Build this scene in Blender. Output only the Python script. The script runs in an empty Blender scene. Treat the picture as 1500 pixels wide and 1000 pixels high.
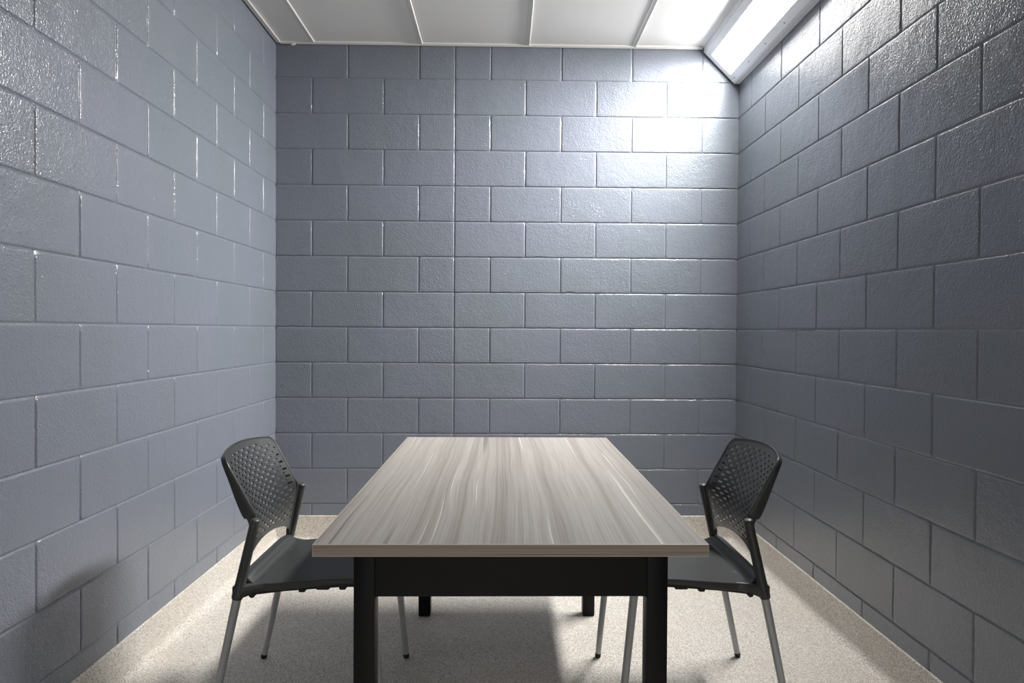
import bpy, bmesh, math, random
from mathutils import Vector, Matrix, noise

random.seed(7)
SC = bpy.context.scene
COL = SC.collection
PI = math.pi

# ------------------------------------------------------------------ room dimensions (metres)
XL, XR = -1.2999, 1.3579        # side walls
YB, YF = 3.9751, -0.45          # wall at the end of the room, unseen wall behind the viewer with the added doorway
DX0, DX1, DZ = -0.55, 0.55, 2.15 # doorway added to let fill light in
ZC = 2.850                      # underside of ceiling panels
Z0 = 0.010                      # height of the first block course line
CH, BW = 0.2032, 0.4064         # block course height and block length
SEAM = -0.2804                  # continuous control joint in the end wall
COVE = 0.146                    # top of the coved floor skirting

# ------------------------------------------------------------------ helpers
def link(o, parent=None):
    COL.objects.link(o)
    if parent is not None:
        o.parent = parent
    return o

def obj(name, bm, mat=None, parent=None, smooth=False, angle=None):
    me = bpy.data.meshes.new(name)
    bmesh.ops.recalc_face_normals(bm, faces=bm.faces[:]) if smooth != 'keep' else None
    bm.to_mesh(me); bm.free()
    if mat:
        me.materials.append(mat)
    if smooth:
        me.polygons.foreach_set('use_smooth', [True] * len(me.polygons))
        if angle is not None:
            me.set_sharp_from_angle(angle=math.radians(angle))
    me.update()
    return link(bpy.data.objects.new(name, me), parent)

def thing(name, loc, label, cat, rz=0, group=None):
    o = bpy.data.objects.new(name, None)
    o.empty_display_size = 0.1
    o.location = loc; o.rotation_euler = (0, 0, rz)
    o['label'] = label; o['category'] = cat
    if group: o['group'] = group
    return link(o)

def struct(o, label=None):
    o['kind'] = 'structure'
    if label: o['label'] = label
    return o

def add_box(bm, x0, x1, y0, y1, z0, z1, bevel=0.0, seg=2):
    vs = [bm.verts.new((x, y, z)) for x in (x0, x1) for y in (y0, y1) for z in (z0, z1)]
    q = [(0,1,3,2),(4,6,7,5),(0,4,5,1),(2,3,7,6),(0,2,6,4),(1,5,7,3)]
    fs = [bm.faces.new([vs[i] for i in f]) for f in q]
    if bevel > 0:
        es = list({e for f in fs for e in f.edges})
        bmesh.ops.recalc_face_normals(bm, faces=fs)
        bmesh.ops.bevel(bm, geom=es, offset=bevel, segments=seg, profile=0.5, affect='EDGES')
    return fs

def add_prism(bm, poly, y0, y1, axis='Y'):
    """extrude a 2-D polygon (a, b) along an axis: Y -> (a, y, b); X -> (y, a, b); Z -> (a, b, y)"""
    def P(a, b, t):
        return {'Y': (a, t, b), 'X': (t, a, b), 'Z': (a, b, t)}[axis]
    v0 = [bm.verts.new(P(a, b, y0)) for a, b in poly]
    v1 = [bm.verts.new(P(a, b, y1)) for a, b in poly]
    n = len(poly)
    fs = [bm.faces.new(v0), bm.faces.new(v1[::-1])]
    for i in range(n):
        fs.append(bm.faces.new((v0[i], v1[i], v1[(i+1) % n], v0[(i+1) % n])))
    return fs

def add_tube(bm, pts, radii, seg=20, ell=(1.0, 1.0), side=Vector((0, 1, 0)), caps=True, dome=0.0):
    """sweep an (elliptical) section along points; side = direction of the section's 2nd axis"""
    pts = [Vector(p) for p in pts]
    rings = []
    for i, p in enumerate(pts):
        a = pts[max(i-1, 0)]; b = pts[min(i+1, len(pts)-1)]
        t = (b - a).normalized()
        s = (side - t * side.dot(t)).normalized()
        u = s.cross(t).normalized()
        r = radii[i] if isinstance(radii, (list, tuple)) else radii
        rings.append([bm.verts.new(p + u * (math.cos(k*2*PI/seg) * r * ell[0]) + s * (math.sin(k*2*PI/seg) * r * ell[1])) for k in range(seg)])
    for a, b in zip(rings, rings[1:]):
        for k in range(seg):
            bm.faces.new((a[k], a[(k+1) % seg], b[(k+1) % seg], b[k]))
    if caps:
        bm.faces.new(rings[0][::-1]); bm.faces.new(rings[-1])
    return rings

# ------------------------------------------------------------------ node helpers
class NT:
    def __init__(self, name):
        self.m = bpy.data.materials.new(name); self.m.use_nodes = True
        self.t = self.m.node_tree; self.t.nodes.clear()
        self.out = self.t.nodes.new('ShaderNodeOutputMaterial')
        self.b = self.t.nodes.new('ShaderNodeBsdfPrincipled')
        self.t.links.new(self.b.outputs[0], self.out.inputs[0])
    def n(self, typ, **kw):
        nd = self.t.nodes.new('ShaderNode' + typ)
        for k, v in kw.items():
            if k.startswith('i_'):
                nd.inputs[k[2:].replace('_', ' ')].default_value = v
            else:
                setattr(nd, k, v)
        return nd
    def l(self, a, b): self.t.links.new(a, b)
    def coords(self, scale=(1, 1, 1), rot=(0, 0, 0), which='Object'):
        tc = self.n('TexCoord'); mp = self.n('Mapping')
        mp.inputs['Scale'].default_value = scale; mp.inputs['Rotation'].default_value = rot
        self.l(tc.outputs[which], mp.inputs[0]); return mp.outputs[0]
    def noise(self, vec, scale, detail=2, rough=0.5, dist=0.0):
        nd = self.n('TexNoise'); self.l(vec, nd.inputs['Vector'])
        nd.inputs['Scale'].default_value = scale; nd.inputs['Detail'].default_value = detail
        nd.inputs['Roughness'].default_value = rough; nd.inputs['Distortion'].default_value = dist
        return nd.outputs[0]
    def voro(self, vec, scale, out='Distance', rnd=1.0, feature='F1'):
        nd = self.n('TexVoronoi', feature=feature); self.l(vec, nd.inputs['Vector'])
        nd.inputs['Scale'].default_value = scale; nd.inputs['Randomness'].default_value = rnd
        return nd.outputs[out]
    def ramp(self, fac, stops, interp='LINEAR'):
        nd = self.n('ValToRGB'); self.l(fac, nd.inputs[0]); cr = nd.color_ramp
        cr.interpolation = interp
        while len(cr.elements) < len(stops): cr.elements.new(0.5)
        for e, (p, c) in zip(cr.elements, stops):
            e.position = p
            e.color = (c, c, c, 1) if isinstance(c, (int, float)) else (*c, 1)
        return nd.outputs[0]
    def math(self, op, a, b=None, c=None):
        nd = self.n('Math', operation=op)
        for i, v in enumerate((a, b, c)):
            if v is None: continue
            if isinstance(v, (int, float)): nd.inputs[i].default_value = v
            else: self.l(v, nd.inputs[i])
        return nd.outputs[0]
    def mix(self, fac, a, b, blend='MIX'):
        nd = self.n('Mix', data_type='RGBA', blend_type=blend)
        for s, v in ((nd.inputs[0], fac), (nd.inputs[6], a), (nd.inputs[7], b)):
            if isinstance(v, (int, float)): s.default_value = v
            elif isinstance(v, tuple): s.default_value = (*v, 1)
            else: self.l(v, s)
        return nd.outputs[2]
    def bump(self, h, strength, dist, prev=None):
        nd = self.n('Bump'); nd.inputs['Distance'].default_value = dist
        if isinstance(strength, (int, float)): nd.inputs['Strength'].default_value = strength
        else: self.l(strength, nd.inputs['Strength'])
        self.l(h, nd.inputs['Height'])
        if prev is not None: self.l(prev, nd.inputs['Normal'])
        return nd.outputs[0]
    def set(self, **kw):
        for k, v in kw.items():
            s = self.b.inputs[k.replace('_', ' ')]
            if isinstance(v, (int, float)): s.default_value = v
            elif isinstance(v, tuple): s.default_value = (*v, 1) if len(v) == 3 else v
            else: self.l(v, s)
        return self.m

def plain(name, col, rough=0.5, metal=0.0, spec=0.5, bump=0.0, bscale=300):
    t = NT(name)
    v = t.coords()
    n1 = t.noise(v, 9, 3)
    c = t.mix(t.math('MULTIPLY', n1, 0.12), col, tuple(x * 0.75 for x in col))
    t.set(Base_Color=c, Roughness=rough, Metallic=metal)
    t.b.inputs['Specular IOR Level'].default_value = spec
    if bump:
        t.l(t.bump(t.noise(v, bscale, 2), bump, 0.0005), t.b.inputs['Normal'])
    return t.m

# ------------------------------------------------------------------ materials
def mat_block(name='painted_block'):
    t = NT(name)
    v = t.coords()
    att = t.n('Attribute', attribute_name='tone').outputs['Fac']       # one random value per block
    base = (0.165, 0.179, 0.220)
    big = t.ramp(t.noise(v, 1.9, 3), [(0.35, 0.0), (0.65, 1.0)])
    c = t.mix(t.math('MULTIPLY', big, 0.75), base, (0.148, 0.171, 0.189))
    c = t.mix(t.math('MULTIPLY', att, 0.22), c, (0.146, 0.159, 0.184))
    # orange-peel paint over open block texture, with pits
    grain = t.noise(v, 175, 1.0, 0.5, 0.0)
    soft = t.noise(v, 46, 3, 0.55, 0.3)
    wave = t.noise(v, 7, 2, 0.5)
    mask = t.ramp(t.noise(v, 11, 2), [(0.42, 0.0), (0.62, 1.0)])
    pit = t.ramp(t.voro(v, 85), [(0.0, 1.0), (0.14, 1.0), (0.25, 0.0)])
    pit = t.math('MULTIPLY', pit, mask)
    bs = t.math('MULTIPLY_ADD', att, 0.35, 0.55)
    n1 = t.bump(wave, 1.0, 0.004)
    n2 = t.bump(soft, bs, 0.0017, n1)
    n3 = t.bump(grain, bs, 0.0023, n2)
    n4 = t.bump(t.math('SUBTRACT', 1.0, pit), 0.8, 0.0016, n3)
    r = t.math('MULTIPLY_ADD', att, 0.06, 0.34)
    t.set(Base_Color=c, Roughness=r, Normal=n4)
    t.b.inputs['Specular IOR Level'].default_value = 0.3
    t.b.inputs['Coat Weight'].default_value = 0.5; t.b.inputs['Coat Roughness'].default_value = 0.09
    t.l(n4, t.b.inputs['Coat Normal'])
    return t.m

def mat_floor():
    t = NT('quartz_epoxy')
    v = t.coords()
    cell = t.n('TexVoronoi'); t.l(v, cell.inputs['Vector']); cell.inputs['Scale'].default_value = 330
    sep = t.n('SeparateColor'); t.l(cell.outputs['Color'], sep.inputs[0])
    c = t.ramp(sep.outputs[0], [(0.0, (0.17, 0.155, 0.135)), (0.13, (0.34, 0.315, 0.28)), (0.27, (0.56, 0.525, 0.475)),
                                (0.60, (0.68, 0.645, 0.59)), (0.82, (0.82, 0.795, 0.75))], 'CONSTANT')
    fine = t.noise(v, 190, 2)
    c = t.mix(t.math('MULTIPLY', fine, 0.45), c, (0.63, 0.59, 0.535))
    blot = t.ramp(t.noise(v, 3.2, 4, 0.6), [(0.35, 0.0), (0.7, 1.0)])
    c = t.mix(t.math('MULTIPLY', blot, 0.28), c, (0.50, 0.42, 0.33))
    stain = t.ramp(t.noise(v, 1.4, 3, 0.55), [(0.50, 0.0), (0.75, 1.0)])
    c = t.mix(t.math('MULTIPLY', stain, 0.22), c, (0.38, 0.34, 0.30))
    nb = t.bump(cell.outputs['Distance'], 0.35, 0.0008)
    t.set(Base_Color=c, Roughness=0.42, Normal=nb)
    t.b.inputs['Specular IOR Level'].default_value = 0.4
    return t.m

def mat_wood(name, along='Y', tint=None):
    """grey-brown elm laminate, grain running along one axis"""
    t = NT(name)
    sc = (1, 0.035, 1) if along == 'Y' else (0.06, 1, 4.6)
    v = t.coords(scale=sc, rot=(0, 0, 0) if along == 'Y' else (0, 0.10, 0))
    # slow sideways wander of the grain
    w = t.noise(t.coords(scale=(3.2, 0.8, 1.0) if along == 'Y' else (1.0, 1.0, 3.0)), 1.9, 1.5, 0.4)
    off = t.n('CombineXYZ')
    t.l(t.math('MULTIPLY_ADD', w, 0.034, -0.017), off.inputs[0 if along == 'Y' else 2])
    add = t.n('VectorMath', operation='ADD'); t.l(v, add.inputs[0]); t.l(off.outputs[0], add.inputs[1])
    v = add.outputs[0]
    m2 = t.n('Mapping'); t.l(v, m2.inputs[0]); m2.inputs['Scale'].default_value = (1, 0.17, 1) if along == 'Y' else (0.25, 1, 1)
    v2 = m2.outputs[0]
    band = t.noise(v2, 26, 3, 0.6, 0.0)
    streak = t.noise(v2, 75, 3, 0.6, 0.0)
    fine = t.noise(v2, 380, 2, 0.6)
    c = t.ramp(band, [(0.30, (0.168, 0.150, 0.134)), (0.44, (0.222, 0.203, 0.184)), (0.50, (0.262, 0.244, 0.225)), (0.60, (0.285, 0.268, 0.248)), (0.68, (0.200, 0.181, 0.164))])
    s = t.ramp(streak, [(0.40, 0.0), (0.62, 1.0)])
    c = t.mix(t.math('MULTIPLY', s, 0.38), c, (0.325, 0.307, 0.286))
    f = t.ramp(fine, [(0.38, 1.0), (0.52, 0.0)])
    c = t.mix(t.math('MULTIPLY', f, 0.34), c, (0.115, 0.101, 0.089))
    # long tapering dark veins and pale slivers
    vn = t.noise(v2, 78, 0, 0.5, 0.0)
    vein = t.ramp(vn, [(0.20, 1.0), (0.27, 0.0)])
    c = t.mix(t.math('MULTIPLY', vein, 0.60), c, (0.070, 0.060, 0.052))
    sh = t.n('Mapping'); t.l(v2, sh.inputs[0]); sh.inputs['Location'].default_value = (3.1, 1.7, 0.9)
    vp = t.noise(sh.outputs[0], 120, 0, 0.5, 0.0)
    pale = t.ramp(vp, [(0.755, 0.0), (0.80, 1.0)])
    c = t.mix(t.math('MULTIPLY', pale, 0.80), c, (0.46, 0.44, 0.41))
    if tint: c = t.mix(1.0, c, tint, 'MULTIPLY')
    nb = t.bump(streak, 0.12, 0.0004)
    t.set(Base_Color=c, Roughness=0.55, Normal=nb)
    t.b.inputs['Specular IOR Level'].default_value = 0.22
    return t.m

def mat_ceiling():
    t = NT('perforated_metal_panel')
    v = t.coords()
    # staggered pin-hole perforation, 6 mm pitch
    dots = t.voro(v, 165, rnd=0.0)
    hole = t.ramp(dots, [(0.20, 1.0), (0.30, 0.0)])
    c = t.mix(t.math('MULTIPLY', hole, 0.45), (0.74, 0.73, 0.71), (0.26, 0.21, 0.20))
    wav = t.noise(t.coords(scale=(1, 0.15, 1)), 6, 2)
    t.set(Base_Color=c, Roughness=0.45, Normal=t.bump(wav, 0.25, 0.004))
    return t.m

M_BLOCK = mat_block()
M_FLOOR = mat_floor()
M_TOP = mat_wood('elm_laminate_top', 'Y')
M_EDGE = mat_wood('elm_laminate_edge', 'X', (1.30, 1.18, 1.08))
M_CEIL = mat_ceiling()
M_TRIM = plain('white_enamel_trim', (0.66, 0.65, 0.62), 0.35)
M_FIX = plain('white_lamp_housing', (0.82, 0.83, 0.85), 0.4)
M_DARK = plain('dark_void', (0.02, 0.02, 0.02), 0.9)
M_BLACKSTEEL = plain('black_powder_coat', (0.0045, 0.0045, 0.005), 0.45, spec=0.16, bump=0.15, bscale=900)
M_POLY = plain('charcoal_polypropylene', (0.035, 0.0375, 0.0365), 0.34, spec=0.5, bump=0.10, bscale=700)
M_SLEEVE = plain('charcoal_sleeve_plastic', (0.048, 0.050, 0.048), 0.42, spec=0.45, bump=0.08, bscale=700)
M_LEG = plain('silver_grey_enamel', (0.42, 0.43, 0.44), 0.40, metal=0.3, bump=0.06, bscale=800)
M_RUBBER = plain('black_rubber', (0.012, 0.012, 0.012), 0.7)
M_SCREW = plain('steel_screw', (0.30, 0.30, 0.31), 0.35, metal=0.8)
M_PALE = plain('pale_edge_corner', (0.62, 0.59, 0.56), 0.4)
M_CAULK = plain('cream_caulk', (0.72, 0.62, 0.52), 0.7)

t = NT('lamp_diffuser')
t.set(Base_Color=(0.8, 0.8, 0.8), Roughness=0.4)
t.b.inputs['Emission Color'].default_value = (1.0, 0.985, 0.965, 1)
t.b.inputs['Emission Strength'].default_value = 40.0
M_LENS = t.m

# ------------------------------------------------------------------ block walls
def block_wall(name, P, N, cols, mat, slabs, skip=None):
    """P(u, z) -> point on the wall face; N = normal into the room; cols(k) -> joint positions of course k"""
    bm = bmesh.new()
    tone = bm.faces.layers.float.new('tone')
    N = Vector(N)
    RINGS = [(0.0, -0.0038), (0.0020, -0.0033), (0.0038, -0.0012), (0.0056, -0.0002), (0.0085, 0.0), (0.022, 0.0)]
    for k in range(14):
        z0, z1 = Z0 + k * CH, Z0 + (k + 1) * CH
        if k == 0: z0 = -0.02
        if k == 13: z1 = ZC + 0.03
        js = cols(k)
        for u0, u1 in zip(js, js[1:]):
            if skip and skip(u0, u1, z1): continue
            tv = random.random()
            tu, tz, off = random.gauss(0, 0.0022), random.gauss(0, 0.0022), random.gauss(0, 0.00025)
            cu, cz = (u0 + u1) / 2, (z0 + z1) / 2
            nu = max(3, int((u1 - u0) / 0.022)); nz = 9
            seed = random.random() * 90
            rings = []
            for ri, (ins, dep) in enumerate(RINGS):
                a0, a1, b0, b1 = u0 + ins, u1 - ins, z0 + ins, z1 - ins
                pts = []
                for i in range(nu): pts.append((a0 + (a1-a0)*i/nu, b0, 0, 1))
                for i in range(nz): pts.append((a1, b0 + (b1-b0)*i/nz, -1, 0))
                for i in range(nu): pts.append((a1 - (a1-a0)*i/nu, b1, 0, -1))
                for i in range(nz): pts.append((a0, b1 - (b1-b0)*i/nz, 1, 0))
                ring = []
                for (u, z, du, dz) in pts:
                    if 0 < ri < 5:
                        j = noise.noise(Vector((u * 38 + seed, z * 38, seed))) * 0.0011 * (1.4 if ri in (2, 3) else 0.8)
                        # a few chipped spots
                        ch = noise.noise(Vector((u * 17, z * 17, seed * 1.7)))
                        if ch > 0.42: j += (ch - 0.42) * 0.012
                        u += du * j; z += dz * j
                    d = dep
                    if (du == 1 and u0 == js[0]) or (du == -1 and u1 == js[-1]): d = 0.0      # no recess in the room corners
                    if ri >= 2: d += off + tu * (u - cu) + tz * (z - cz)
                    ring.append(bm.verts.new(Vector(P(u, z)) + N * d))
                rings.append(ring)
            n = len(rings[0])
            for a, b in zip(rings, rings[1:]):
                for i in range(n):
                    f = bm.faces.new((a[i], a[(i+1) % n], b[(i+1) % n], b[i])); f[tone] = tv; f.smooth = True
            f = bm.faces.new(rings[-1]); f[tone] = tv; f.smooth = True
    # orient towards the room
    bm.normal_update()
    for f in bm.faces:
        if f.normal.dot(N) < 0: f.normal_flip()
    for slab in slabs: add_box(bm, *slab)
    me = bpy.data.meshes.new(name); bm.to_mesh(me); bm.free()
    me.materials.append(mat)
    o = struct(link(bpy.data.objects.new(name, me)))
    return o

def back_cols(k):
    if k % 2 == 1:
        l = [XL, XL + BW + .002, XL + 2*BW + .003, SEAM]
        r = [SEAM + 0.2055] + [SEAM + 0.2055 + BW * i for i in (1, 2, 3)]
    else:
        l = [XL, XL + BW/2 + .002, XL + 1.5*BW + .003, SEAM]
        r = [SEAM + BW * i for i in (1, 2, 3)]
    return l + r + [XR]

def side_cols(half_first):
    def f(k):
        js = [YB]
        first = BW/2 if (k % 2 == 1) == half_first else BW
        y = YB - first
        while y > YF + 0.1:
            js.append(y); y -= BW
        js.append(YF)
        return js[::-1]
    return f

wb = block_wall('wall_back', lambda u, z: (u, YB, z), (0, -1, 0), back_cols, M_BLOCK, [(XL - .2, XR + .2, YB + .02, YB + .2, -.1, 3.0)])
wl = block_wall('wall_left', lambda u, z: (XL, u, z), (1, 0, 0), side_cols(True), M_BLOCK, [(XL - .2, XL - .02, YF - .2, YB + .02, -.1, 3.0)])
wr = block_wall('wall_right', lambda u, z: (XR, u, z), (-1, 0, 0), side_cols(False), M_BLOCK, [(XR + .02, XR + .2, YF - .2, YB + .02, -.1, 3.0)])
def front_cols(k):
    js = [XL]; h = BW/2 if k % 2 else BW
    x = XL + h
    while x < DX0 - .08: js.append(x); x += BW
    js += [DX0]
    if Z0 + (k + 1) * CH > DZ + .02:
        x = DX0 + h
        while x < DX1 - .08: js.append(x); x += BW
    js.append(DX1); x = DX1 + h
    while x < XR - .08: js.append(x); x += BW
    return js + [XR]
DTOP = Z0 + 10 * CH
wf = block_wall('wall_front', lambda u, z: (u, YF, z), (0, 1, 0), front_cols, M_BLOCK,
                [(XL - .02, DX0, YF - .2, YF - .003, -.1, 3.0), (DX1, XR + .02, YF - .2, YF - .003, -.1, 3.0), (DX0 - .001, DX1 + .001, YF - .2, YF - .003, DTOP, 3.0)],
                skip=lambda u0, u1, z1: u0 > DX0 - .01 and u1 < DX1 + .01 and z1 < DTOP + .01)
# unseen corridor added beyond the added doorway, with a light for soft fill
bm = bmesh.new()
add_box(bm, -2.6, -2.5, -2.5, YF - .2, -.1, 2.8); add_box(bm, 2.5, 2.6, -2.5, YF - .2, -.1, 2.8)
add_box(bm, -2.6, 2.6, -2.6, -2.5, -.1, 2.8); add_box(bm, -2.6, 2.6, -2.6, YF - .2, 2.7, 2.8)
add_box(bm, -2.6, XL - .2, YF - .3, YF - .2, -.1, 2.8); add_box(bm, XR + .2, 2.6, YF - .3, YF - .2, -.1, 2.8)
struct(obj('wall_added_corridor', bm, plain('corridor_bounce_white', (0.75, 0.75, 0.74), 0.6)), 'unseen white corridor added behind the viewer to bounce fill light')
bm = bmesh.new(); add_box(bm, -2.6, 2.6, -2.6, YF - .021, -0.12, -0.001)
struct(obj('floor', bm, M_FLOOR), 'beige speckled floor of the added corridor')
cd = bpy.data.lights.new('corridor_fill_light', 'AREA'); cd.shape = 'RECTANGLE'; cd.size = 1.2; cd.size_y = 0.6  # added fill light, brightens faces turned towards the viewer
cd.energy = 112.0; cd.color = (1.0, 0.985, 0.965)
cl = bpy.data.objects.new('corridor_fill_light', cd); link(cl); cl.location = (0, -1.45, 2.69)
wb['label'] = 'blue-grey painted concrete block wall across the end of the room'
wl['label'] = 'blue-grey painted concrete block wall on the left, brightly lit'
wr['label'] = 'blue-grey painted concrete block wall on the right, under the lamp'
wf['label'] = 'blue-grey painted concrete block wall behind the viewer, its open doorway added to let fill light in'

bm = bmesh.new(); add_box(bm, XL - .02, XR + .02, YF - .02, YB + .02, -0.12, 0.0)
struct(obj('floor', bm, M_FLOOR), 'beige speckled quartz epoxy floor of the room')

# coved skirting of the same epoxy, turned up the walls
def cove_profile():
    r = 0.032; th = 0.007
    pts = [(0.0, 0.0), (0.0, COVE), (th - .003, COVE), (th, COVE - .003)]
    for i in range(0, 9):
        a = i / 8 * PI / 2
        pts.append((th + r - r * math.cos(a), 0.0008 + r - r * math.sin(a)))
    pts.append((th + r + .004, 0.0))
    return pts
cp = cove_profile()
def cove(name, poly, a, b, axis, label):
    bm = bmesh.new(); add_prism(bm, poly, a, b, axis)
    struct(obj(name, bm, M_FLOOR, smooth=True, angle=25), label)
cove('baseboard_back', [(YB - d, z) for d, z in cp], XL, XR, 'X', 'beige speckled epoxy cove along the end wall')
cove('baseboard_left', [(XL + d, z) for d, z in cp], YF, YB, 'Y', 'beige speckled epoxy cove along the left wall')
cove('baseboard_right', [(XR - d, z) for d, z in cp], YF, YB, 'Y', 'beige speckled epoxy cove along the right wall')

# ------------------------------------------------------------------ ceiling
bm = bmesh.new(); add_box(bm, XL - .02, XR + .02, YF - .15, YB + .02, ZC + 0.03, ZC + 0.12)
ceil = struct(obj('ceiling', bm, M_DARK), 'off-white perforated metal panel ceiling')
BAT = [-1.088, -0.4770, 0.1330, 0.7420]
xs = [XL + 0.006] + BAT + [XR - 0.003]
for a, b in zip(xs, xs[1:]):
    bm = bmesh.new(); add_box(bm, a + .0015, b - .0015, YF + .004, YB - .004, ZC, ZC + 0.02, 0.001, 1)
    obj('ceiling_panel', bm, M_CEIL, ceil)
# joint strips between the panels
n = 0
for x in BAT:
    n += 1
    bm = bmesh.new()
    w = 0.0125
    add_prism(bm, [(x - w, ZC), (x - w, ZC - .0035), (x - w + .0025, ZC - .005), (x + w - .0045, ZC - .005), (x + w - .0045, ZC - .0085), (x + w - .002, ZC - .0085), (x + w, ZC - .005), (x + w, ZC)], YF + .004, YB - .012, 'Y')
    struct(obj('trim_%d' % n, bm, M_TRIM), 'white enamelled strip covering a ceiling panel joint')
# perimeter angle along the walls
def angle_trim(n, poly, a, b, axis, label):
    bm = bmesh.new(); add_prism(bm, poly, a, b, axis)
    return struct(obj('trim_%d' % n, bm, M_TRIM), label)
angle_trim(5, [(XL + .0055, ZC), (XL + .0055, ZC - .006), (XL + .028, ZC - .006), (XL + .028, ZC - .010), (XL + .0305, ZC - .010), (XL + .0305, ZC)], YF + .004, YB - .004, 'Y', 'white angle trim where the ceiling meets the left wall')
t6 = angle_trim(6, [(YB - .004, ZC), (YB - .004, ZC - .010), (YB - .010, ZC - .012), (YB - .024, ZC - .007), (YB - .026, ZC)], XL + .0305, 1.140, 'X', 'white angle trim where the ceiling meets the end wall')
bm = bmesh.new()
bmesh.ops.create_icosphere(bm, subdivisions=3, radius=1)
for v in bm.verts:
    v.co = Vector((v.co.x * .015, v.co.y * .006, v.co.z * .0065 + .002 * math.sin(v.co.x * 6)))
cb = obj('caulk_blob', bm, M_CAULK, t6, smooth=True); cb.location = (XL + .100, YB - .0135, ZC - .0145)
cb['label'] = 'small cream lump of sealant'

# ------------------------------------------------------------------ corner lamp
FL0, FL1 = 2.725, 3.9655
A = Vector((1.1477, 0, 2.8185)); B = Vector((1.3234, 0, 2.6430))
lamp = thing('corner_lamp', (XR, (FL0 + FL1) / 2, ZC), 'long white security light mounted diagonally where the right wall meets the ceiling', 'lamp')
def LP(x, y, z): return (x - lamp.location.x, y - lamp.location.y, z - lamp.location.z)
def to_lamp(bm):
    bmesh.ops.translate(bm, verts=bm.verts[:], vec=-lamp.location)
nrm = Vector((-(B.z - A.z), 0, B.x - A.x)).normalized()
if nrm.x > 0: nrm = -nrm          # into the room (left and down)
def pt(t, h): return A + (B - A) * t + nrm * h
bm = bmesh.new()
XW = XR - 0.0015
poly = [(1.1477, ZC), (A.x, A.z), (pt(0, -.004).x + .0, pt(0, -.004).z), (pt(.04, -.004).x, pt(.04, -.004).z), (pt(.96, -.004).x, pt(.96, -.004).z), (B.x, B.z), (XW, B.z), (XW, ZC)]
poly = [(1.1477, ZC - .0005), (A.x, A.z), (B.x, B.z), (XW, B.z), (XW, ZC - .0005)]
def off(p, h): return (p[0] - nrm.x * h, p[1] - nrm.z * h)
inner_a = pt(0.02, -0.006); inner_b = pt(0.98, -0.006)
poly = [(1.1477, ZC - .0005), (A.x, A.z), (inner_a.x, inner_a.z), (inner_b.x, inner_b.z), (B.x, B.z), (XW, B.z), (XW, ZC - .0005)]
add_prism(bm, poly, FL0, FL1, 'Y')
bmesh.ops.recalc_face_normals(bm, faces=bm.faces[:])
bmesh.ops.bevel(bm, geom=[e for e in bm.edges if abs((e.verts[0].co - e.verts[1].co).normalized().y) > .9 and e.verts[0].co.x < XW - .01 and e.verts[0].co.z < ZC - .01], offset=0.0015, segments=2, affect='EDGES')
to_lamp(bm); obj('housing', bm, M_FIX, lamp, smooth=True, angle=30)
# hinged face frame with window for the diffuser
bm = bmesh.new()
ta, tb = 0.182, 0.792
ya, yb = FL0 + .050, 3.916
fo = [(0.03, FL0 + .006), (0.97, FL0 + .006), (0.97, FL1 - .006), (0.03, FL1 - .006)]
fi = [(ta, ya), (tb, ya), (tb, yb), (ta, yb)]
def q(t, y, h): p = pt(t, h); return (p.x, y, p.z)
lay = []
for src, h in ((fo, -0.0055), (fo, 0.0), (fi, 0.0), (fi, -0.0055)):
    lay.append([bm.verts.new(q(t, y, h)) for t, y in src])
for a, b in zip(lay, lay[1:] + lay[:1]):
    for i in range(4):
        bm.faces.new((a[i], a[(i+1) % 4], b[(i+1) % 4], b[i]))
bmesh.ops.recalc_face_normals(bm, faces=bm.faces[:])
bmesh.ops.bevel(bm, geom=[e for e in bm.edges], offset=0.0008, segments=1, affect='EDGES')
to_lamp(bm); fr = obj('face_frame', bm, M_FIX, lamp)
bm = bmesh.new()
v = [bm.verts.new(q(t, y, h)) for h in (-0.0050, -0.0022) for t, y in ((ta + .0005, ya + .0005), (tb - .0005, ya + .0005), (tb - .0005, yb - .0005), (ta + .0005, yb - .0005))]
for f in ((0,3,2,1), (4,5,6,7), (0,1,5,4), (1,2,6,5), (2,3,7,6), (3,0,4,7)): bm.faces.new([v[i] for i in f])
to_lamp(bm); dl = obj('diffuser', bm, M_LENS, lamp); dl['label'] = 'glowing white diffuser panel'
ld = bpy.data.lights.new('lamp_light', 'AREA')
ld.shape = 'RECTANGLE'; ld.size = yb - ya - .004; ld.size_y = (B - A).length * (tb - ta) - .004
ld.energy = 72.0; ld.spread = math.radians(118); ld.color = (1.0, 0.985, 0.965)
lo = bpy.data.objects.new('lamp_light', ld); link(lo, lamp)
zax = -nrm; xax = Vector((0, 1, 0)); yax = zax.cross(xax)
pc = Vector(q((ta + tb) / 2, (ya + yb) / 2, -0.0010)) - lamp.location
lo.matrix_local = Matrix.Translation(pc) @ Matrix((xax, yax, zax)).transposed().to_4x4()
sy = 3.909
while sy > FL0 + .02:
    bm = bmesh.new()
    prof = [(0.0042, 0.0), (0.0040, 0.0012), (0.0028, 0.0022), (0.0012, 0.0026)]
    c = Vector(q(0.905, sy, 0.0)); e1 = Vector((0, 1, 0)); e2 = nrm.cross(e1)
    rg = [[bm.verts.new(c + e1*(r*math.cos(k*PI/6)) + e2*(r*math.sin(k*PI/6)) + nrm*h) for k in range(12)] for r, h in prof]
    for a, b in zip(rg, rg[1:]):
        for k in range(12): bm.faces.new((a[k], a[(k+1)%12], b[(k+1)%12], b[k]))
    bm.faces.new(rg[-1]); bm.faces.new(rg[0][::-1])
    to_lamp(bm); obj('screw', bm, M_SCREW, fr, smooth=True, angle=40)
    sy -= 0.2325

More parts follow.
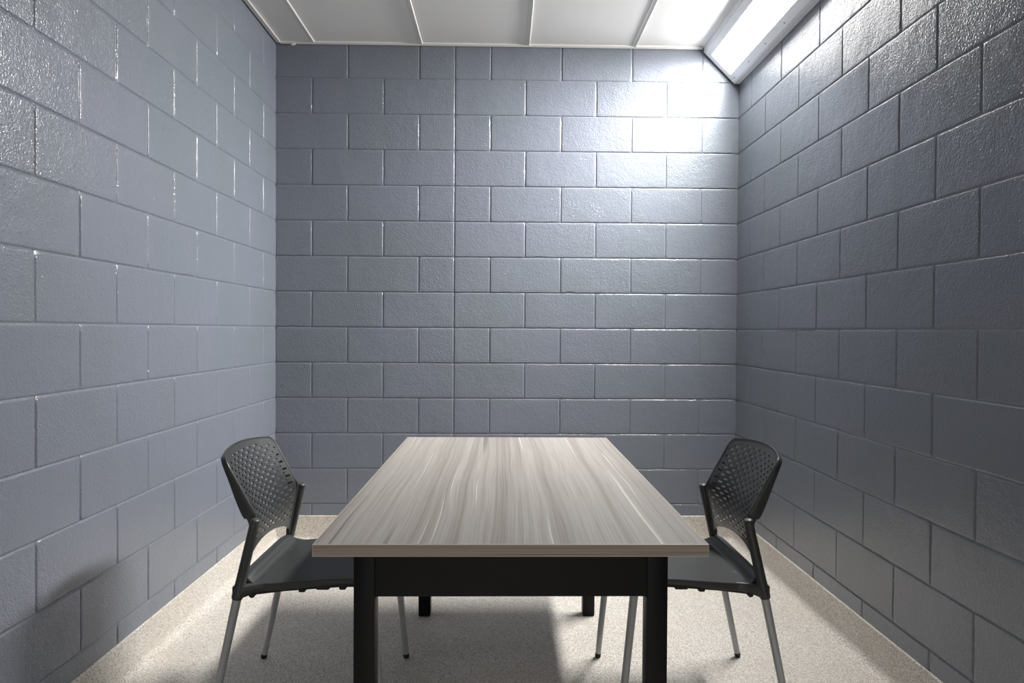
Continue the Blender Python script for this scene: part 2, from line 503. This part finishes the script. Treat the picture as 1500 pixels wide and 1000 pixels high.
# ------------------------------------------------------------------ table
TX0, TX1, TY0, TY1, TZ, TT = -0.4365, 0.4845, 1.590, 3.190, 0.7215, 0.0285
TC = Vector(((TX0 + TX1) / 2, (TY0 + TY1) / 2, 0))
table = thing('table', TC, 'rectangular table with grey-brown wood-grain top on a black steel frame between the two chairs', 'table')
def tl(bm): bmesh.ops.translate(bm, verts=bm.verts[:], vec=-TC)
bm = bmesh.new(); add_box(bm, TX0 + .003, TX1 - .003, TY0 + .003, TY1 - .003, TZ - TT, TZ, 0.0004, 1)
tl(bm); top = obj('tabletop', bm, M_TOP, table, smooth=True, angle=25)
top['label'] = 'grey-brown wood-grain laminate top'
# edge band around the top: laminate strip with its eased corners in a pale colour
bm = bmesh.new()
def ring(d):
    x0, x1, y0, y1, c = TX0 + d[0], TX1 - d[0], TY0 + d[0], TY1 - d[0], max(.0002, .0016 - d[0])
    return [bm.verts.new((x, y, d[1])) for x, y in ((x0 + c, y0), (x1 - c, y0), (x1, y0 + c), (x1, y1 - c), (x1 - c, y1), (x0 + c, y1), (x0, y1 - c), (x0, y0 + c))]
zb_, zt_ = TZ - TT - .0002, TZ + .0003
prof = [(0, zb_ + .0014), (0, zt_ - .0014), (.0005, zt_ - .0005), (.0015, zt_), (.0036, zt_), (.0036, zb_), (.0015, zb_), (.0005, zb_ + .0005)]
L4 = [ring(d) for d in prof]
for k in range(8):
    a, b = L4[k], L4[(k + 1) % 8]
    for i in range(8):
        f = bm.faces.new((a[i], a[(i+1)%8], b[(i+1)%8], b[i]))
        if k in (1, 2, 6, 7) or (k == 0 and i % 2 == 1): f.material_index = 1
tl(bm)
eb = obj('edge_band', bm, M_EDGE, table, smooth=False)
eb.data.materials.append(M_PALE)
eb['label'] = 'brown-grey edge banding with horizontal grain'
# frame: welded legs and aprons
LX0, LX1, LY0, LY1, LW = -0.3500, 0.3990, 1.633, 2.965, 0.0500
AZ = 0.5840
zt = TZ - TT - .0006
for x0 in (LX0, LX1 - LW):
    for y0 in (LY0, LY1 - LW):
        bm = bmesh.new(); add_box(bm, x0, x0 + LW, y0, y0 + LW, 0.005, zt, 0.0022, 2)
        tl(bm); lg = obj('leg', bm, M_BLACKSTEEL, table, smooth=True, angle=35)
        bm = bmesh.new(); add_box(bm, x0 + .002, x0 + LW - .002, y0 + .002, y0 + LW - .002, 0.0, 0.0052, 0.001, 1)
        tl(bm); obj('glide', bm, M_RUBBER, lg)
g = .0008
for x0, x1, y0, y1 in ((LX0 + LW + g, LX1 - LW - g, LY0 + .0005, LY0 + .026), (LX0 + LW + g, LX1 - LW - g, LY1 - .026, LY1 - .0005)):
    bm = bmesh.new()
    r = 0.006; xa, xb = x0, x1
    poly = [(xa, zt), (xb, zt), (xb, AZ - r)] + [(xb - r + r*math.cos(a), AZ - r + r*math.sin(a)) for a in ()]
    # lower edge with small weld fillets where it meets the legs
    fil = [(xb - r * math.sin(a), AZ - r + r * (1 - 0) * (math.cos(a)) * 0 + r * (1 - math.cos(a)) * 0) for a in ()]
    low = []
    for i in range(5):
        a = i / 4 * PI / 2
        low.append((xb - r + r * math.cos(a), AZ - r + r * math.sin(a)))
    # concave fillet runs (leg side lower, then up to the apron edge)
    c1 = [(xb - (r - r * math.cos(i / 4 * PI / 2)), AZ - (r - r * math.sin(i / 4 * PI / 2))) for i in range(5)]
    c0 = [(xa + (r - r * math.cos(i / 4 * PI / 2)), AZ - (r - r * math.sin(i / 4 * PI / 2))) for i in range(4, -1, -1)]
    poly = [(xa, zt), (xb, zt)] + c1 + c0
    add_prism(bm, poly, y0, y1, 'Y')
    tl(bm); obj('apron', bm, M_BLACKSTEEL, table)
for x0, x1 in ((LX0 + .0005, LX0 + .026), (LX1 - .026, LX1 - .0005)):
    bm = bmesh.new(); add_box(bm, x0, x1, LY0 + LW + g, LY1 - LW - g, AZ, zt, 0.0015, 1)
    tl(bm); obj('apron', bm, M_BLACKSTEEL, table)

# ------------------------------------------------------------------ chair
# local frame: +x towards the front of the seat, y across, origin on the floor
HY = 0.240                      # half spacing of the legs
def up_x(z):                    # centre line of rear leg and upright
    return -0.277 + 0.210 * z if z < 0.414 else -0.190 + (z - 0.414) * 0.232

def sheet_to_solid(bm, th):
    bmesh.ops.solidify(bm, geom=bm.faces[:], thickness=th)

def smoothstep(a, b, x):
    t = min(1, max(0, (x - a) / (b - a))); return t * t * (3 - 2 * t)

KZ, ZT, ZTE = 0.651, 0.839, 0.823
def back_surface(y, z):
    """x of the perforated back for a width/height position: bent at KZ, dished between the uprights"""
    # profile line at the side edges, softly rounded at the bend
    lo = -0.1755 + (z - 0.471) * 0.188
    hi = -0.1415 - (z - KZ) * 0.545
    k = 0.009 + 0.115 * (1 - min(1.0, abs(y) / 0.2185) ** 3)
    m = min(lo, hi)
    h = max(0.0, 1 - abs(lo - hi) / k)
    x = m - h * h * k / 4
    s = 1 - (y / 0.222) ** 2
    dish = 0.020 + 0.014 * smoothstep(0.60, 0.80, z)
    return x - dish * max(-0.2, s)

def half_w(z):
    w = 0.2185
    if z > ZTE - 0.030:
        d = min(1.0, (z - (ZTE - 0.030)) / 0.030)
        w -= 0.028 * (1 - math.sqrt(max(0, 1 - d * d)))
    return w
def z_bot(y):  return 0.470 + 0.060 * math.sqrt(max(0.0, 1 - (abs(y) / 0.2186) ** 2.2))
def z_top(y):
    return ZT - 0.016 * (y / .2185) ** 2

def clampP(y, z):
    zz = min(max(z, z_bot(y)), z_top(y))
    w = half_w(min(zz, ZT - .0001))
    yy = max(-w, min(w, y))
    zz = min(max(zz, z_bot(yy)), z_top(yy))
    return yy, zz

def make_backrest(parent):
    bm = bmesh.new()
    cache = {}
    def V(y, z):
        yy, zz = clampP(y, z)
        k = (round(yy, 5), round(zz, 5))
        if k not in cache: cache[k] = bm.verts.new((back_surface(*k), k[0], k[1]))
        return cache[k]
    def F(vs):
        out = []
        for v in vs:
            if not out or out[-1] is not v: out.append(v)
        if len(out) > 1 and out[0] is out[-1]: out.pop()
        if len(set(out)) >= 3 and len(set(out)) == len(out):
            try: bm.faces.new(out)
            except ValueError: pass
    PZ, PY = 0.01255, 0.0467
    ztop_row = 0.8140
    nrows = 27
    hw = PY / 2
    for r in range(-2, nrows + 2):
        zc = ztop_row - r * PZ
        z0, z1 = zc - PZ / 2, zc + PZ / 2
        odd = r % 2
        for c in range(-6, 7):
            yc = c * PY + (hw if odd else 0)
            ya, yb = yc - hw, yc + hw
            slot = True
            for yy in (yc - .016, yc + .016):
                if not (z_bot(yy) + 0.0130 < zc < z_top(yy) - 0.018 and abs(yy) < 0.2185 - 0.0105): slot = False
            if r < 0: slot = False
            if ya > 0.22 or yb < -0.22: continue
            # outer border, counter-clockwise, 12 points
            outer = [(ya, z0), (yc - hw/2, z0), (yc, z0), (yc + hw/2, z0), (yb, z0), (yb, zc), (yb, z1), (yc + hw/2, z1), (yc, z1), (yc - hw/2, z1), (ya, z1), (ya, zc)]
            if not slot:
                # solid cell made of small quads so it can be clipped by the outline
                gy = [ya, yc - hw/2, yc, yc + hw/2, yb]
                for i in range(4):
                    for (za, zb) in ((z0, zc), (zc, z1)):
                        F([V(gy[i], za), V(gy[i+1], za), V(gy[i+1], zb), V(gy[i], zb)])
                continue
            a, b = 0.0128, 0.0029
            inner = [(yc - a, zc - b*.62), (yc - a*.78, zc - b), (yc, zc - b), (yc + a*.78, zc - b), (yc + a, zc - b*.62), (yc + a*1.06, zc), (yc + a, zc + b*.62), (yc + a*.78, zc + b), (yc, zc + b), (yc - a*.78, zc + b), (yc - a, zc + b*.62), (yc - a*1.06, zc)]
            for i in range(12):
                j = (i + 1) % 12
                F([V(*outer[i]), V(*outer[j]), V(*inner[j]), V(*inner[i])])
    bmesh.ops.remove_doubles(bm, verts=bm.verts[:], dist=0.0003)
    bmesh.ops.recalc_face_normals(bm, faces=bm.faces[:])
    if sum(f.normal.x * f.calc_area() for f in bm.faces) < 0: bmesh.ops.reverse_faces(bm, faces=bm.faces[:])
    # thicken backwards along the analytic surface normal
    faces = bm.faces[:]; edges = [e for e in bm.edges if len(e.link_faces) == 1]
    back = {}
    for v in bm.verts[:]:
        y, z = v.co.y, v.co.z; h = 0.002
        gy = (back_surface(y + h, z) - back_surface(y - h, z)) / (2 * h)
        gz = (back_surface(y, z + h) - back_surface(y, z - h)) / (2 * h)
        nn = Vector((1, -gy, -gz)).normalized()
        back[v] = bm.verts.new(v.co - nn * 0.0042)
    for f in faces: bm.faces.new([back[v] for v in reversed(f.verts)])
    for e in edges:
        lp = e.link_loops[0]; a = lp.vert; b = lp.link_loop_next.vert
        bm.faces.new((b, a, back[a], back[b]))
    return obj('backrest', bm, M_POLY, parent, smooth=True, angle=38)

def rim_path():
    pts = []
    N = 26
    # up the left edge, over the top, down the right edge
    for i in range(N + 1):
        z = 0.474 + (ZTE - 0.030 - 0.474) * i / N
        pts.append((-half_w(z), z))
    for i in range(1, 9):
        a = i / 8 * PI / 2
        y = -(0.1905 + 0.028 * math.cos(a)); z = (ZTE - 0.030) + (0.030 + z_top(0.1905) - ZTE) * math.sin(a)
        pts.append((y, z))
    for i in range(1, 24):
        y = -0.1905 + 0.381 * i / 24
        pts.append((y, z_top(y)))
    return pts + [(-y, z) for y, z in pts[:N + 9][::-1]]

def make_rim(parent):
    """turned-back flange: wide down the sides below the wings, a narrow lip over the top"""
    bm = bmesh.new()
    rp = rim_path(); rows = []
    n = len(rp)
    for i, (y, z) in enumerate(rp):
        y = max(-.2185, min(.2185, y))
        x = back_surface(y, z)
        side = smoothstep(0.12, 0.2185, abs(y))
        wz = smoothstep(0.835, 0.66, z) if False else 1 - smoothstep(0.655, 0.83, z)
        wide = 0.0105 + side * (0.004 + 0.021 * wz) * (0.10 + 0.90 * smoothstep(0.615, 0.668, z))
        # outward direction in the panel
        a = rp[max(i-1, 0)]; b = rp[min(i+1, n-1)]
        tx, tz = b[0] - a[0], b[1] - a[1]; L = math.hypot(tx, tz) or 1
        ny, nz = -tz / L, tx / L
        if y * ny < 0 and abs(y) > .1: ny, nz = -ny, -nz
        if nz < 0 and z > .82 : nz = abs(nz)
        bx, bz = -1.0, 0.0
        if z > KZ: bx, bz = -0.88, -0.47
        bz *= (1 if side > 0 else 1)
        def P(o, d): return bm.verts.new((x + bx * d, y + ny * o, z + nz * o + bz * d))
        rows.append([P(-.0072, .0004), P(-.0045, -.0016), P(-.0012, -.0024), P(.0020, -.0010), P(.0038, .0022), P(.0038, wide * .6), P(.0026, wide), P(-.0010, wide), P(-.0016, .005), P(-.0070, .0038)])
    m = 10
    for a, b in zip(rows, rows[1:]):
        for k in range(m): bm.faces.new((a[k], a[(k+1) % m], b[(k+1) % m], b[k]))
    bm.faces.new(rows[0]); bm.faces.new(rows[-1][::-1])
    return obj('flange', bm, M_POLY, parent, smooth=True, angle=50)

def make_seat(parent):
    bm = bmesh.new()
    NX, NY = 60, 36
    x0, x1 = -0.190, 0.262
    grid = []
    for i in range(NX + 1):
        u = i / NX
        row = []
        for j in range(NY + 1):
            w = -1 + 2 * j / NY
            # outline: near-square with rounded corners, slightly narrower at the rear
            hw = 0.217 + 0.009 * smoothstep(0, .5, u)
            rear_bow = 0.016 * (1 - w * w)
            xa = x0 + rear_bow * 0 - 0.0
            X = xa + (x1 - xa) * u
            c = 1.0
            e = 0.04
            d_end = min(u, 1 - u) * (x1 - x0)
            if u > .5 and d_end < e: hw -= e * (1 - math.sqrt(max(0, 1 - ((e - d_end) / e) ** 2)))
            if u < .5 and d_end < .018: hw -= .018 * (1 - math.sqrt(max(0, 1 - ((.018 - d_end) / .018) ** 2)))
            Y = w * hw
            z = 0.4455 + 0.018 * smoothstep(.05, .7, u)
            z -= 0.004 * (1 - w * w) * smoothstep(.1, .4, u) * (1 - smoothstep(.7, 1.0, u))     # shallow dish
            z -= 0.020 * smoothstep(.86, 1.0, u) ** 1.5                                       # waterfall front
            z += 0.027 * (1 - smoothstep(0.038, 0.098, u)) * (1 - 0.25 * abs(w) ** 8)             # turned-up rear edge
            row.append(bm.verts.new((X, Y, z)))
        grid.append(row)
    for i in range(NX):
        for j in range(NY):
            bm.faces.new((grid[i][j], grid[i+1][j], grid[i+1][j+1], grid[i][j+1]))
    bmesh.ops.recalc_face_normals(bm, faces=bm.faces[:])
    if sum(f.normal.z for f in bm.faces) < 0: bmesh.ops.reverse_faces(bm, faces=bm.faces[:])
    # side skirt: outer loop dropped, then underside
    loop = [grid[0][j] for j in range(NY + 1)] + [grid[i][NY] for i in range(1, NX + 1)] + [grid[NX][j] for j in range(NY - 1, -1, -1)] + [grid[i][0] for i in range(NX - 1, 0, -1)]
    def drop(src, inset, dz):
        out = []
        for v in src:
            d = Vector((v.co.x - 0.03, v.co.y, 0)); L = d.length
            out.append(bm.verts.new(v.co + Vector((d.x / L * inset, d.y / L * inset, dz))))
        return out
    def taper(vs, base, dv):
        for v, q0 in zip(vs, base): v.co.z += dv * smoothstep(-.12, .2, q0.co.x)
        return vs
    l1 = drop(loop, .0022, -.0018); l2 = drop(l1, .0006, -.004); l3 = taper(drop(l2, -.0015, -.0165), l2, .0075); l4 = drop(l3, -.004, -.0015)
    n = len(loop)
    for a, b in ((loop, l1), (l1, l2), (l2, l3), (l3, l4)):
        for k in range(n): bm.faces.new((a[k], b[k], b[(k+1) % n], a[(k+1) % n]))
    bm.faces.new(l4)
    return obj('seat', bm, M_POLY, parent, smooth=True, angle=32)

def make_chair():
    ch = bpy.data.objects.new('stacking_chair', None); ch.empty_display_size = .1
    link(ch)
    make_seat(ch)
    bk = make_backrest(ch); make_rim(bk)
    for s in (-1, 1):
        # rear leg (silver) with rubber foot
        bm = bmesh.new()
        y = s * HY
        add_tube(bm, [(up_x(.010), y, .010), (up_x(.20), y, .20), (up_x(.425), y, .425)], [.0105, .0117, .0130], 24)
        lg = obj('leg', bm, M_LEG, ch, smooth=True, angle=40)
        bm = bmesh.new()
        add_tube(bm, [(up_x(0), y, 0), (up_x(.004), y, .004), (up_x(.016), y, .016)], [.0080, .0108, .0112], 20)
        obj('rubber_foot', bm, M_RUBBER, lg, smooth=True, angle=40)
        # front leg
        bm = bmesh.new()
        fx = lambda z: .250 - .098 * z
        add_tube(bm, [(fx(.010), y, .010), (fx(.2), y, .20), (fx(.436), y, .436)], [.0105, .0117, .0130], 24)
        lg = obj('leg', bm, M_LEG, ch, smooth=True, angle=40)
        bm = bmesh.new()
        add_tube(bm, [(fx(0), y, 0), (fx(.004), y, .004), (fx(.016), y, .016)], [.0080, .0108, .0112], 20)
        obj('rubber_foot', bm, M_RUBBER, lg, smooth=True, angle=40)
        # black upright sleeve continuing the rear leg up to the back, cut off level at the top
        bm = bmesh.new()
        zs = [.410, .414, .436, .437, .50, .58, .636, .640]
        rs = [.0155, .0163, .0160, .0153, .0149, .0144, .0141, .0135]
        add_tube(bm, [(up_x(z), y, z) for z in zs], rs, 28, ell=(1.0, 1.15))
        up = obj('upright', bm, M_SLEEVE, ch, smooth=True, angle=40)
        # cap
        bm = bmesh.new()
        add_tube(bm, [(up_x(.637), y, .637), (up_x(.6425), y, .6425), (up_x(.6462), y, .6462), (up_x(.6488), y, .6488), (up_x(.6500), y, .6500)], [.0138, .0144, .0136, .0105, .005], 28, ell=(1.0, 1.25))
        obj('cap', bm, M_SLEEVE, up, smooth=True, angle=60)
        # bracket joining sleeve to seat
        bm = bmesh.new()
        secs = [(-.199, .4110, .4500, .2200, .2555), (-.184, .4115, .4490, .2160, .2550), (-.168, .4150, .4482, .2120, .2500), (-.148, .4195, .4480, .2100, .2340), (-.128, .4225, .4478, .2100, .2225), (-.095, .4255, .4470, .2100, .2188)]
        rr = []
        for (x, za, zb, y0, y1) in secs:
            rr.append([bm.verts.new((x, s * yy, zz)) for yy, zz in ((y0, za + .003), (y0 + .003, za), (y1 - .003, za), (y1, za + .003), (y1, zb - .003), (y1 - .003, zb), (y0 + .003, zb), (y0, zb - .003))])
        for a, b in zip(rr, rr[1:]):
            for k in range(8): bm.faces.new((a[k], a[(k+1)%8], b[(k+1)%8], b[k]))
        bm.faces.new(rr[0]); bm.faces.new(rr[-1][::-1])
        obj('seat_bracket', bm, M_SLEEVE, ch, smooth=True, angle=50)
        # steel side rail below the seat with two stacking bumpers
        bm = bmesh.new()
        yr = s * .196
        add_tube(bm, [(-.168, yr, .4130), (-.160, yr, .4135), (-.06, yr, .4255), (.10, yr, .4370), (.22, yr, .4395)], [.0085, .0100, .0100, .0100, .0100], 16)
        rl = obj('seat_rail', bm, M_RUBBER, ch, smooth=True, angle=40)
        for xb, wb in ((-.005, .030), (.058, .050), (.118, .030)):
            bm = bmesh.new()
            hb = .4160 if wb < .04 else .4195
            y0, y1 = (yr - .010, yr + .013) if s > 0 else (yr - .013, yr + .010)
            zb = hb + .06 * (xb - .0)
            add_prism(bm, [(xb - wb/2, zb + .022), (xb - wb/2 + .004, zb), (xb + wb/2 - .009, zb), (xb + wb/2, zb + .011), (xb + wb/2, zb + .022)], y0, y1, 'Y')
            bmesh.ops.recalc_face_normals(bm, faces=bm.faces[:])
            bmesh.ops.bevel(bm, geom=bm.edges[:], offset=.001, segments=1, affect='EDGES')
            obj('bumper', bm, M_RUBBER, rl)
    # cross rails under the seat
    for x in (-.150, .20):
        bm = bmesh.new()
        z = .4170 if x < 0 else .4390
        add_tube(bm, [(x, -.232, z), (x, 0, z), (x, .232, z)], .0095, 16, side=Vector((0, 0, 1)))
        obj('cross_rail', bm, M_RUBBER, ch, smooth=True, angle=40)
    return ch

def copy_tree(o, parent=None):
    c = o.copy(); COL.objects.link(c); c.parent = parent
    for k in list(o.children): copy_tree(k, c)
    return c

chair = make_chair()
CY = 2.310
chair.location = (-0.600, CY, 0); chair.rotation_euler = (0, 0, 0)
chair['label'] = 'charcoal plastic stacking chair on the left of the table, beside the bright left wall'
chair['category'] = 'chair'
chair['group'] = 'stacking chairs at the table'
c2 = copy_tree(chair)
c2.location = (0.612, CY, 0); c2.rotation_euler = (0, 0, PI)
c2['label'] = 'charcoal plastic stacking chair on the right of the table, beside the wall under the lamp'

# ------------------------------------------------------------------ camera
cam_d = bpy.data.cameras.new('camera'); cam = bpy.data.objects.new('camera', cam_d); COL.objects.link(cam)
yaw, pit, rol = 0.01935620, -0.01341796, 0.00610906
def cam2world(X, Y, Z):
    c, s = math.cos(rol), math.sin(rol); X, Z = c*X - s*Z, s*X + c*Z
    c, s = math.cos(pit), math.sin(pit); Y, Z = c*Y - s*Z, s*Y + c*Z
    c, s = math.cos(yaw), math.sin(yaw); X, Y = c*X + s*Y, -s*X + c*Y
    return Vector((X, Y, Z))
ex, ef, eu = cam2world(1, 0, 0), cam2world(0, 1, 0), cam2world(0, 0, 1)
R = Matrix((ex, eu, -ef)).transposed().to_4x4()
cam.matrix_world = Matrix.Translation((0, 0, 1.2178)) @ R
cam_d.sensor_width = 36.0
cam_d.lens = 36.0 * 1009.41 / 1500
cam_d.shift_x = -5.632 / 1500
cam_d.shift_y = -2.873 / 1500
cam_d.clip_start = 0.02
SC.camera = cam

# ------------------------------------------------------------------ world and colour management
w = bpy.data.worlds.new('world'); SC.world = w; w.use_nodes = True
w.node_tree.nodes['Background'].inputs[0].default_value = (0.02, 0.02, 0.02, 1)
w.node_tree.nodes['Background'].inputs[1].default_value = 0.2
SC.view_settings.view_transform = 'Standard'
SC.view_settings.look = 'None'
SC.view_settings.gamma = 1
SC.view_settings.exposure = 0.0
SC.view_settings.use_curve_mapping = False
SC.cycles.use_denoising = True
SC.cycles.max_bounces = 12
SC.cycles.diffuse_bounces = 8
SC.cycles.sample_clamp_indirect = 8.0
